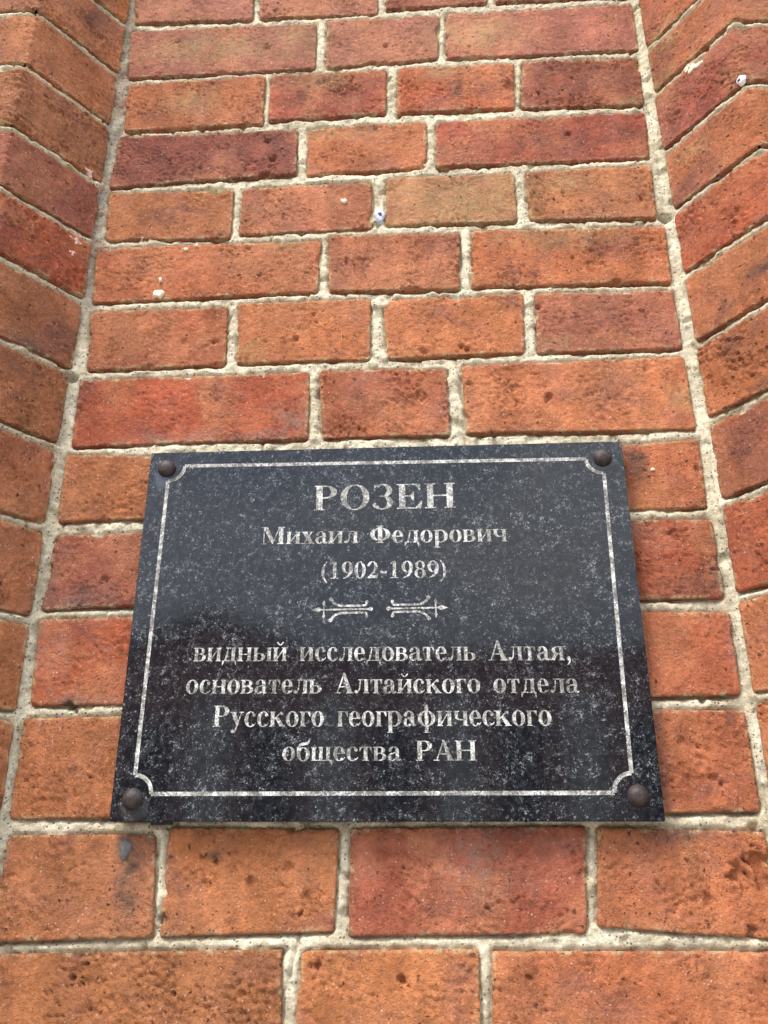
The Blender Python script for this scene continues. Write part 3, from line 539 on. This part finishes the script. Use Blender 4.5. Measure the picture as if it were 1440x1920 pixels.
# the rest of the wall, out of the picture: coarse brickwork joined into one part
def rest():
    VV = []; QQ = []; nb = 0; at = []
    rr = random.Random(5)
    segs = []
    z = 1.377
    while z > 0.05: segs.append((max(z-0.077, 0.0), z)); z -= 0.077
    z = 2.612
    while z < 3.9: segs.append((z, z+0.077)); z += 0.077
    allseg = [(s, -UE-0.29, UE+0.28, i) for i, s in enumerate(segs)]
    for (z0, z1), a, b, i in allseg:
        for lo, hi in ((a, XL-0.008), (XL+0.003, XR-0.003), (XR+0.008, b)):
            u = lo+(0 if i % 2 else 0.06); u = lo; k = i
            while u < hi-0.02:
                e = min(u+(0.205 if k % 2 else 0.104), hi)
                q = [[u, z1-.0042], [e, z1-.0042], [e, z0+.0042], [u, z0+.0042]]
                W3, Q, t = brick_mesh(q, rr.randrange(9999), 0.018, detail=False)
                VV.append(W3); QQ.append(Q+nb); nb += len(W3); at.append(t['edge']); u = e+0.0095; k += 1
    me = new_mesh('brickwork', np.concatenate(VV), np.concatenate(QQ), True, {'edge': np.concatenate(at)})
    o = link('brickwork', me, MAT_BRICK, wall); o.color = (0.37, 0.14, 0.068, 1); o['kind'] = 'stuff'
    V_, Q_, n = [], [], 0
    for z0, z1 in ((0.0, 1.377), (2.612, 3.95)):
        us = np.concatenate([np.arange(-UE-0.29, UE+0.28, 0.004)])
        A = place(us, np.full_like(us, z0), np.full_like(us, -0.004)); B = place(us, np.full_like(us, z1), np.full_like(us, -0.004))
        V_ += [A, B]; m = len(us); k = np.arange(m-1)
        Q_.append(np.stack([n+k, n+k+1, n+m+k+1, n+m+k], -1)); n += 2*m
    me = new_mesh('mortar', np.concatenate(V_), np.concatenate(Q_), True, None); link('mortar', me, MAT_MORTAR, wall)
    m = MB(); m.box(-UE+0.05, 0.045, 0, UE-0.05, 0.5, 3.95); m.build('wall_core', simple('core_brick', (0.3, 0.12, 0.07), 0.9), wall)
rest()

# ------------------------------------------------------------------ small marks fixed on the wall
MAT_PLUG = simple('pale_blue_plastic_plug', (0.47, 0.50, 0.58), 0.6, 0.25, 300, 0, 0.0004, 500)
MAT_HOLE = simple('hole_gap_dark', (0.045, 0.04, 0.04), 0.9, 0.3, 400)  # near-black: shade of the screw holes put into colour; also on spacer pads
MAT_CREAM = simple('dried_cream_drip', (0.70, 0.62, 0.44), 0.8, 0.12, 300, 0, 0.0003, 500)
MAT_GREY = simple('grey_sealant', (0.10, 0.098, 0.092), 0.55, 0.25, 250, 0, 0.0006, 300)
def blob(name, u, v, a, b, mat, thick=0.0012, h0=0.0005, seed=1, n=22, rings=5, wob=0.28, parent=wall, label=None):
    P = []
    for r in range(rings+1):
        t = r/rings
        for k in range(n):
            ang = 2*math.pi*k/n
            w = 1+wob*float(gnoise(np.array([math.cos(ang)*1.3+seed*3.1]), np.array([math.sin(ang)*1.3]), seed)[0])*2
            P.append((u+a*w*t*math.cos(ang), v+b*w*t*math.sin(ang), h0+thick*math.sqrt(max(0, 1-t*t)) - (0.002 if r == rings else 0)))
    P = np.array(P); W3 = place(P[:, 0], P[:, 1], P[:, 2]); Q = []
    for r in range(rings):
        for k in range(n):
            k2 = (k+1) % n; Q.append((r*n+k, (r+1)*n+k, (r+1)*n+k2, r*n+k2))
    me = new_mesh(name, W3, np.array(Q)); o = link(name, me, mat, parent)
    if label: o['label'] = label
    return o
blob('wall_plug', -0.0023, 2.1752, 0.0052, 0.0085, MAT_PLUG, 0.0012, 0.0002, 3, wob=0.2, label='pale blue plastic plug set in an upright joint')
blob('screw_hole_shade_disc', -0.0020, 2.1756, 0.0022, 0.0028, MAT_HOLE, 0.0006, 0.0013, 4)  # raised disc, the hole's shade is in its colour
blob('wall_plug', 0.3722, 2.2399, 0.0052, 0.0050, simple('white_plastic', (0.78, 0.78, 0.76), 0.5, 0.06, 100), 0.0022, 0.0005, 5, wob=0.1, label='white plastic plug at the corner of the right pier')
blob('screw_hole_shade_disc', 0.3716, 2.2397, 0.0018, 0.0018, MAT_HOLE, 0.0006, 0.0025, 6)
for (u, v, a, b, s) in ((-0.2162, 2.0925, 0.0055, 0.0048, 7), (-0.2158, 2.1085, 0.0016, 0.0032, 8), (-0.038, 2.1949, 0.0035, 0.0030, 9), (-0.1935, 2.1435, 0.003, 0.0016, 10), (-0.183, 2.1475, 0.002, 0.0014, 12), (0.2285, 1.8925, 0.0016, 0.0016, 13)):
    blob('paint_drip', u, v, a, b, MAT_CREAM, 0.0012, 0.0004, s)
MAT_PINK = simple('pinkish_mortar_crumb', (0.58, 0.38, 0.30), 0.9, 0.25, 300, 0, 0.001, 300)
for (u, v, a, b, s) in ((-0.3060, 2.1447, 0.0065, 0.0040, 14), (-0.3083, 2.1292, 0.0036, 0.0032, 15), (-0.3040, 2.232, 0.0060, 0.0045, 21), (0.330, 2.2990, 0.0075, 0.0045, 17), (0.3225, 2.3040, 0.005, 0.003, 18)):
    blob('mortar_crumb', u, v, a, b, MAT_PINK if s != 17 and s != 18 else MAT_CREAM, 0.0014, 0.0002, s, wob=0.6)
blob('sealant_drip', -0.1925, 1.5960, 0.0055, 0.0085, MAT_GREY, 0.0022, 0.0003, 19, wob=0.12)

# ------------------------------------------------------------------ the plaque
PX0, PX1, PZ0, PZ1 = -0.2005, 0.2009, 1.6140, 1.9133
PCX, PCZ = 0.0, 1.7636; YF = -0.016; TH = 0.0125
plaque = empty('memorial_plaque', (0, 0, 0)); plaque['label'] = 'black speckled granite memorial plaque with white engraved Cyrillic lettering and border'; plaque['category'] = 'plaque'
import bmesh
def slab():
    bm = bmesh.new(); bmesh.ops.create_cube(bm, size=1.0)
    bmesh.ops.scale(bm, vec=(PX1-PX0, TH, PZ1-PZ0), verts=bm.verts)
    bmesh.ops.bevel(bm, geom=list(bm.edges), offset=0.0007, segments=2, affect='EDGES')
    bmesh.ops.translate(bm, vec=((PX0+PX1)/2, YF+TH/2, (PZ0+PZ1)/2), verts=bm.verts)
    bmesh.ops.rotate(bm, cent=(PCX, YF, PCZ), matrix=Matrix.Rotation(rad(0.25), 3, 'Y'), verts=bm.verts)
    me = bpy.data.meshes.new('slab'); bm.to_mesh(me); bm.free(); return link('slab', me, MAT_GRANITE, plaque)
slab()
class Flat:
    """flat shapes on the plaque's face; every shape 10 micrometres above the last"""
    def __init__(s): s.v = []; s.f = []; s.k = 0
    def _y(s): s.k += 1; return YF-0.00010-0.000010*(s.k % 14)
    def poly(s, pts):
        y = s._y(); b = len(s.v); s.v += [(p[0], y, p[1]) for p in pts]; s.f.append(tuple(range(b, b+len(pts))))
    def strip(s, A, B):
        y = s._y(); b = len(s.v); n = len(A)
        s.v += [(p[0], y, p[1]) for p in A]+[(p[0], y, p[1]) for p in B]
        for i in range(n-1): s.f.append((b+i, b+i+1, b+n+i+1, b+n+i))
    def build(s, name, mat=None):
        me = bpy.data.meshes.new(name); me.from_pydata(s.v, [], s.f)
        bm = bmesh.new(); bm.from_mesh(me)
        for f in bm.faces:
            f.normal_update()
            if f.normal.y > 0: f.normal_flip()
        bmesh.ops.triangulate(bm, faces=bm.faces); bm.to_mesh(me); bm.free()
        return link(name, me, mat or MAT_PAINT, plaque)
class Glyph:
    def __init__(s, F, ox, oz, sx, sz, slope=0.0): s.F = F; s.o = (ox, oz); s.s = (sx, sz); s.sl = slope
    def T(s, x, y):
        X = s.o[0]+x*s.s[0]; return (X, s.o[1]+y*s.s[1]+X*s.sl)
    def P(s, *p): s.F.poly([s.T(*q) for q in p])
    def R(s, x0, y0, x1, y1): s.P((x0, y0), (x1, y0), (x1, y1), (x0, y1))
    def A(s, cx, cy, rx, ry, tx, ty, a0, a1):
        n = max(6, int(abs(a1-a0)/9)); A_, B_ = [], []
        for i in range(n+1):
            a = rad(a0+(a1-a0)*i/n); c, d = math.cos(a), math.sin(a)
            A_.append(s.T(cx+rx*c, cy+ry*d)); B_.append(s.T(cx+(rx-tx)*c, cy+(ry-ty)*d))
        s.F.strip(A_, B_)
    def O(s, cx, cy, rx, ry, tx, ty): s.A(cx, cy, rx, ry, tx, ty, 0, 360)
    def C(s, x, y, r): s.P(*[(x+r*math.cos(i*math.pi/6), y+r*math.sin(i*math.pi/6)) for i in range(12)])
    def S(s, pts, ws):
        # smooth variable-width stroke
        n = len(pts); out = []
        for i in range(n-1):
            p0 = pts[max(i-1, 0)]; p1 = pts[i]; p2 = pts[i+1]; p3 = pts[min(i+2, n-1)]
            for k in range(6):
                t = k/6; q = []
                for d in (0, 1):
                    q.append(0.5*((2*p1[d])+(-p0[d]+p2[d])*t+(2*p0[d]-5*p1[d]+4*p2[d]-p3[d])*t*t+(-p0[d]+3*p1[d]-3*p2[d]+p3[d])*t**3))
                out.append((q[0], q[1], ws[i]+(ws[i+1]-ws[i])*t))
        out.append((pts[-1][0], pts[-1][1], ws[-1])); A_, B_ = [], []
        for i, (x, y, w) in enumerate(out):
            a = out[max(i-1, 0)]; b = out[min(i+1, len(out)-1)]; dx, dy = b[0]-a[0], b[1]-a[1]; L = math.hypot(dx, dy) or 1
            nx, ny = -dy/L*w/2, dx/L*w/2; A_.append(s.T(x+nx, y+ny)); B_.append(s.T(x-nx, y-ny))
        s.F.strip(A_, B_)
    def st(s, x, w=125, y0=0, y1=473, e=42, top=1, bot=1, t=26):
        s.R(x, y0, x+w, y1)
        if top: s.R(x-e, y1-t, x+w+e*(top == 1), y1)
        if bot: s.R(x-e, y0, x+w+e, y0+t)
def g_R(g): g.st(80, 150, 0, 676, 55); g.R(230, 644, 310, 676); g.R(230, 320, 310, 350); g.A(310, 498, 270, 178, 150, 34, -90, 90)
def g_O(g): g.O(389, 338, 350, 352, 150, 28)
def g_Z(g): g.A(270, 510, 235, 180, 140, 30, -90, 145); g.A(262, 178, 265, 192, 150, 30, -150, 90); g.R(200, 330, 270, 362); g.R(62, 500, 92, 690); g.P((62, 560), (62, 690), (120, 640), (110, 600)); g.C(75, 120, 50)
def g_E(g): g.st(80, 150, 0, 676, 55); g.R(230, 648, 590, 676); g.P((470, 648), (590, 676), (605, 480), (580, 480)); g.R(230, 0, 600, 28); g.P((480, 28), (600, 0), (640, 200), (612, 200)); g.R(230, 328, 420, 360); g.P((350, 344), (410, 220), (440, 220), (440, 465), (410, 465))
def g_N(g): g.st(80, 150, 0, 676, 55); g.st(548, 150, 0, 676, 55); g.R(230, 325, 548, 360)
def g_M(g): g.R(120, 0, 152, 660); g.R(50, 0, 230, 26); g.R(30, 650, 250, 676); g.P((80, 676), (262, 676), (500, 200), (440, 10)); g.P((435, 10), (475, 10), (725, 660), (690, 676)); g.st(690, 160, 0, 676, 50, 1)
def g_F(g): g.O(425, 338, 375, 255, 165, 28); g.st(345, 160, 0, 676, 60)
def g_A(g): g.P((310, 700), (385, 700), (665, 15), (485, 15)); g.P((335, 690), (368, 620), (130, 15), (88, 15)); g.R(190, 205, 450, 240); g.R(10, 0, 225, 26); g.R(430, 0, 715, 26)
def l_i(g): g.st(60); g.st(391); g.P((180, 50), (180, 115), (395, 423), (395, 358))
def l_j(g): l_i(g); g.A(288, 655, 105, 105, 42, 38, 195, 345); g.C(190, 640, 30); g.C(386, 640, 30)
def l_x(g): g.P((40, 465), (200, 465), (470, 10), (310, 10)); g.P((375, 465), (415, 465), (125, 10), (85, 10)); g.R(10, 447, 245, 473); g.R(300, 447, 480, 473); g.R(15, 0, 195, 26); g.R(255, 0, 495, 26)
def l_a(g): g.A(225, 325, 180, 158, 115, 28, 0, 160); g.C(100, 350, 55); g.R(290, 70, 405, 330); g.A(180, 128, 150, 138, 110, 30, 60, 330); g.S([(300, 290), (240, 262), (170, 240)], [30, 40, 40]); g.P((290, 110), (330, 0), (430, -5), (485, 40), (475, 60), (405, 62))
def l_l(g): g.st(370, e=35, top=2); g.R(150, 447, 370, 473); g.R(495, 447, 535, 473); g.P((205, 460), (240, 460), (215, 140), (135, -8), (95, 10), (175, 160)); g.C(75, 55, 58)
def l_e(g): g.A(225, 237, 200, 250, 125, 28, 0, 322); g.R(140, 232, 418, 266); g.S([(330, 30), (380, 60), (420, 120)], [40, 30, 20])
def l_d(g): g.R(365, 20, 490, 473); g.R(150, 447, 530, 473); g.P((210, 460), (245, 460), (205, 110), (150, 20), (105, 20)); g.R(25, 0, 550, 30); g.P((25, 25), (25, -140), (48, -140), (110, 5)); g.P((550, 25), (550, -140), (527, -140), (465, 5))
def l_o(g): g.O(250, 237, 222, 250, 130, 28)
def l_p(g): g.R(60, -205, 185, 473); g.R(15, 447, 185, 473); g.R(15, -205, 235, -180); g.A(255, 237, 265, 248, 130, 32, -120, 120)
def l_v(g): g.st(55, 120, e=40, top=2); g.R(175, 447, 260, 473); g.R(175, 240, 260, 266); g.R(175, 0, 260, 26); g.A(250, 356, 180, 117, 115, 26, -90, 90); g.A(250, 133, 225, 133, 130, 26, -90, 90)
def l_ch(g): g.st(365); g.R(60, 300, 180, 473); g.R(20, 447, 220, 473); g.A(245, 300, 185, 120, 125, 34, 180, 270); g.R(240, 180, 370, 214)
def l_n(g): g.st(60); g.st(391); g.R(185, 222, 391, 254)
def l_b(g): g.st(60); g.R(185, 0, 275, 26); g.R(185, 252, 275, 278); g.A(265, 139, 215, 139, 130, 26, -90, 90)
def l_y(g): l_b(g); g.st(560)
def l_s(g): g.A(240, 237, 215, 250, 130, 28, 55, 318); g.C(355, 365, 58); g.S([(340, 35), (385, 65), (425, 125)], [40, 30, 20])
def l_t(g): g.st(175, e=45); g.R(30, 447, 445, 473); g.P((30, 473), (110, 455), (50, 320), (28, 320)); g.P((445, 473), (365, 455), (425, 320), (447, 320))
def l_ya(g): g.st(345); g.A(290, 345, 225, 128, 120, 26, 90, 270); g.R(280, 447, 350, 473); g.R(280, 217, 350, 243); g.P((170, 235), (300, 235), (150, 5), (20, 5)); g.R(0, 0, 165, 26)
def l_k(g): g.st(60); g.P((185, 215), (185, 260), (380, 440), (430, 440)); g.C(435, 420, 50); g.P((215, 270), (310, 320), (545, 10), (385, 10)); g.R(350, 0, 570, 26)
def l_g(g): g.st(60, top=2); g.R(185, 447, 385, 473); g.P((385, 473), (290, 455), (368, 310), (392, 310))
def l_f(g): g.O(340, 237, 305, 250, 130, 28); g.R(278, -205, 402, 676); g.R(225, -205, 455, -180); g.R(225, 650, 402, 676)
def l_be(g): g.O(255, 225, 228, 240, 130, 28); g.S([(75, 240), (85, 430), (180, 555), (320, 585), (420, 620), (455, 710)], [90, 100, 100, 95, 85, 22])
def l_sh(g): g.st(50, 118, e=30); g.st(300, 118, e=30); g.st(550, 118, e=30); g.R(60, 0, 690, 28); g.P((640, 26), (755, 26), (755, -140), (730, -140))
def l_u(g): g.P((35, 465), (195, 465), (335, 130), (265, -5)); g.P((395, 465), (432, 465), (250, -70), (200, -60)); g.R(5, 447, 240, 473); g.R(315, 447, 490, 473); g.S([(240, -40), (190, -150), (120, -180)], [40, 50, 40]); g.C(115, -145, 55)
def d_1(g): g.R(190, 10, 320, 676); g.R(105, 0, 405, 26); g.P((190, 676), (320, 688), (95, 560), (85, 585))
def d_9(g): g.O(250, 452, 215, 235, 130, 28); g.S([(400, 470), (395, 290), (300, 110), (100, 0)], [125, 120, 85, 22])
def d_0(g): g.O(250, 338, 218, 350, 130, 28)
def d_2(g): g.A(235, 480, 205, 205, 130, 28, -25, 160); g.C(78, 520, 45); g.S([(365, 430), (280, 240), (70, 40)], [120, 75, 40]); g.P((45, 0), (420, 0), (462, 185), (436, 185), (400, 118), (140, 118), (45, 40))
def d_8(g): g.O(250, 508, 185, 180, 105, 28); g.O(250, 178, 222, 192, 125, 28)
def p_l(g): g.S([(300, 710), (170, 500), (130, 265), (170, 30), (300, -180)], [14, 80, 120, 80, 14])
def p_r(g): g.S([(30, 710), (160, 500), (200, 265), (160, 30), (30, -180)], [14, 80, 120, 80, 14])
def p_h(g): g.R(45, 190, 290, 285)
def p_c(g): g.C(125, 62, 66); g.S([(160, 60), (155, -60), (70, -160)], [60, 55, 14])
GL = {'Р': (g_R, 620), 'О': (g_O, 778), 'З': (g_Z, 580), 'Е': (g_E, 667), 'Н': (g_N, 778), 'М': (g_M, 944), 'Ф': (g_F, 850), 'А': (g_A, 722),
      'и': (l_i, 576), 'й': (l_j, 576), 'х': (l_x, 500), 'а': (l_a, 495), 'л': (l_l, 555), 'е': (l_e, 450), 'д': (l_d, 575), 'о': (l_o, 500), 'р': (l_p, 550), 'в': (l_v, 505), 'ч': (l_ch, 550),
      'н': (l_n, 576), 'ы': (l_y, 745), 'ь': (l_b, 510), 'с': (l_s, 450), 'т': (l_t, 475), 'я': (l_ya, 530), 'к': (l_k, 570), 'г': (l_g, 405), 'ф': (l_f, 680), 'б': (l_be, 510), 'щ': (l_sh, 770), 'у': (l_u, 500),
      '1': (d_1, 500), '9': (d_9, 500), '0': (d_0, 500), '2': (d_2, 500), '8': (d_8, 500), '(': (p_l, 333), ')': (p_r, 333), '-': (p_h, 333), ',': (p_c, 250), ' ': (None, 330)}
def line(txt, x0, x1, z0, zslope, cap, space=330, track=0):
    F = Flat(); total = sum((space if c == ' ' else GL[c][1]+track) for c in txt)
    sx = (x1-x0)/total; sz = cap/676.0; x = x0
    for c in txt:
        fn, w = GL[c]
        if c == ' ': w = space
        else: w += track
        if fn: fn(Glyph(F, x, z0, sx, sz, zslope))
        x += w*sx
    return F.build('lettering')
SL = -0.0095
line('РОЗЕН', -0.0575, 0.0620, 1.8563, SL*0.6, 0.0222, track=10)
line('Михаил Федорович', -0.1003, 0.1018, 1.8267, SL*1.2, 0.0150, 360)
line('(1902-1989)', -0.0505, 0.0530, 1.7968, SL, 0.0140)
line('видный исследователь Алтая,', -0.1483, 0.1448, 1.7303, SL*1.3, 0.0152, 420)
line('основатель Алтайского отдела', -0.1525, 0.1485, 1.7055, SL*1.1, 0.0150, 420)
line('Русского географического', -0.1294, 0.1264, 1.6810, SL*0.8, 0.0158, 420)
line('общества РАН', -0.0754, 0.0699, 1.6562, SL*0.7, 0.0142, 470)
# ornament: two mirrored arrow-like scrolls
def ornament():
    F = Flat(); s = 0.001
    for m in (-1, 1):
        g = Glyph(F, -0.0020, 1.7716, s*m, s, 0.0)
        y = 0
        g.S([(7, y), (20, y), (38, y), (46, y)], [1.5, 1.3, 1.3, 1.1])
        g.C(7.0, y, 1.7)
        for t in (1, -1):
            g.S([(10, y+t*6.3), (10.6, y+t*3.6), (13, y+t*2.9), (24, y+t*2.9), (31, y+t*3.1), (36, y+t*5.2), (38.6, y+t*8.6)], [1.3, 1.6, 1.7, 1.7, 1.9, 1.9, 2.2])
            g.C(10.2, y+t*5.9, 1.35); g.C(38.8, y+t*8.6, 1.6)
            g.S([(44.3, y), (44.3, y+t*5)], [1.0, 1.2]); g.P((43.0, y+t*5.2), (44.3, y+t*2.6), (45.6, y+t*5.2), (44.3, y+t*8.2))
        g.P((45.0, y), (48.5, y+2.1), (54, y), (48.5, y-2.1))
    F.build('ornament')
ornament()
def border():
    F = Flat(); w = 0.0030
    L, Rr, Tp, Bt = -0.1838, 0.1820, 1.8988, 1.6332
    rc = 0.0135
    def bar(p, q, ww=w):
        dx, dz = q[0]-p[0], q[1]-p[1]; n = math.hypot(dx, dz); nx, nz = -dz/n*ww/2, dx/n*ww/2
        F.poly([(p[0]+nx, p[1]+nz), (q[0]+nx, q[1]+nz), (q[0]-nx, q[1]-nz), (p[0]-nx, p[1]-nz)])
    tl, tr, br, bl = (L+0.0012, Tp+0.0018), (Rr+0.0020, Tp-0.0020), (Rr-0.0020, Bt-0.0006), (L-0.0012, Bt+0.0008)
    cs = {'tl': tl, 'tr': tr, 'br': br, 'bl': bl}
    bar((tl[0]+rc, tl[1]), (tr[0]-rc, tr[1])); bar((bl[0]+rc, bl[1]), (br[0]-rc, br[1]))
    bar((tl[0], tl[1]-rc), (bl[0], bl[1]+rc)); bar((tr[0], tr[1]-rc), (br[0], br[1]+rc))
    for c, a0 in ((tl, -90), (bl, 0), (br, 90), (tr, 180)):
        A_, B_ = [], []
        for i in range(13):
            a = rad(a0+90*i/12); A_.append((c[0]+(rc+w/2)*math.cos(a), c[1]+(rc+w/2)*math.sin(a))); B_.append((c[0]+(rc-w/2)*math.cos(a), c[1]+(rc-w/2)*math.sin(a)))
        F.strip(A_, B_)
    F.build('border_line')
border()
# dome-headed bolts with a skirt washer
MAT_BOLT = simple('dark_rusted_bronze', (0.032, 0.021, 0.019), 0.58, 0.5, 260, 0.1, 0.0006, 420)
MAT_HALO = simple('grime_ring', (0.055, 0.052, 0.055), 0.5, 0.35, 200)
def bolt(x, z):
    prof = [(0.0075, 0.0), (0.0077, -0.0008), (0.0074, -0.0017), (0.0070, -0.0022), (0.0064, -0.0036), (0.0052, -0.0049), (0.0036, -0.0058), (0.0018, -0.0062), (0.0004, -0.0063)]
    n = 32; V = []; Q = []
    for r, y in prof:
        for k in range(n): a = 2*math.pi*k/n; V.append((x+r*math.cos(a), YF+y, z+r*math.sin(a)))
    for i in range(len(prof)-1):
        for k in range(n): k2 = (k+1) % n; Q.append((i*n+k, i*n+k2, (i+1)*n+k2, (i+1)*n+k))
    me = new_mesh('bolt', np.array(V), np.array(Q), True); return link('bolt', me, MAT_BOLT, plaque)
for x, z in ((-0.1846, 1.8985), (0.1843, 1.8972), (-0.1849, 1.6306), (0.1828, 1.6305)):
    bolt(x, z)
# spacer pads between slab and wall, seen as the dark gap under the lower edge
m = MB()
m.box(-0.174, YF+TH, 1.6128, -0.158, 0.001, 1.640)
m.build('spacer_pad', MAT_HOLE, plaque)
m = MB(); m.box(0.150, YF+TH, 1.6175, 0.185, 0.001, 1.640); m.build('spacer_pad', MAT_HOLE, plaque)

# ------------------------------------------------------------------ street behind the camera (mirrored in the polished stone)
g = MB(); g.poly([(-300, -300, 0), (300, -300, 0), (300, 300, 0), (-300, 300, 0)])
go = g.build('pavement', simple('grey_pavement', (0.24, 0.225, 0.20), 0.9, 0.2, 0.8, 0, 0.002, 60)); go['kind'] = 'structure'
house = empty('brick_building', (-1, -20, 0)); house['label'] = 'long brown brick house across the street with grey pilasters and low gable'; house['category'] = 'building'
def ch(mb, name, mat):
    o = mb.build(name, mat, house); o.location = (1, 20, 0); return o
MAT_HW = simple('brown_facade', (0.50, 0.20, 0.16), 0.9, 0.2, 1.5); MAT_HG = simple('grey_render', (0.72, 0.75, 0.72), 0.9, 0.15, 1.5)
MAT_WG = simple('dark_window_glass', (0.01, 0.012, 0.014), 0.1, 0.1, 1); MAT_RF = simple('slate_roof', (0.34, 0.35, 0.36), 0.8, 0.2, 3)
m = MB(); m.box(-26, -32, 0, -8.21, -20.01, 5.0); m.box(-8.2, -32, 0, 26, -20, 6.0)
b0 = len(m.v); m.v += [(-8.0, -20.0, 6.0), (-3.0, -20.0, 6.0), (-5.6, -20.0, 6.95), (-8.0, -31.9, 6.0), (-3.0, -31.9, 6.0), (-5.6, -31.9, 6.95)]
m.f += [(b0, b0+1, b0+2), (b0+3, b0+5, b0+4)]; ch(m, 'wall', MAT_HW)
m = MB()
for A_, B_ in (((-8.3, 6.02), (-5.6, 7.05)), ((-5.6, 7.05), (-2.9, 6.02))):
    b0 = len(m.v)
    for y in (-19.7, -32.2):
        m.v += [(A_[0], y, A_[1]), (B_[0], y, B_[1]), (B_[0], y, B_[1]+0.15), (A_[0], y, A_[1]+0.15)]
    m.f += [(b0, b0+3, b0+2, b0+1), (b0+4, b0+5, b0+6, b0+7), (b0, b0+1, b0+5, b0+4), (b0+3, b0+7, b0+6, b0+2), (b0, b0+4, b0+7, b0+3), (b0+1, b0+2, b0+6, b0+5)]
b0 = len(m.v)
m.v += [(-2.85, -19.6, 6.01), (26.4, -19.6, 6.01), (26.4, -26, 6.7), (-2.85, -26, 6.7), (26.4, -32.4, 6.01), (-2.85, -32.4, 6.01)]
m.f += [(b0, b0+1, b0+2, b0+3), (b0+3, b0+2, b0+4, b0+5), (b0, b0+3, b0+5), (b0+1, b0+4, b0+2), (b0, b0+5, b0+4, b0+1)]
ch(m, 'roof', MAT_RF)
for i in range(-8, 9):
    x = i*3.0+0.6
    m = MB(); m.box(x-0.45, -20.0, 0, x+0.45, -19.82, 4.9); ch(m, 'pilaster', MAT_HG)
    if i < 8:
        m = MB(); m.box(x+0.95, -19.99, 1.6, x+2.05, -19.93, 4.4); w = ch(m, 'window', MAT_WG)
        m = MB(); m.box(x+0.85, -19.99, 1.45, x+2.15, -19.86, 1.58); ch(m, 'window_sill', MAT_HG)
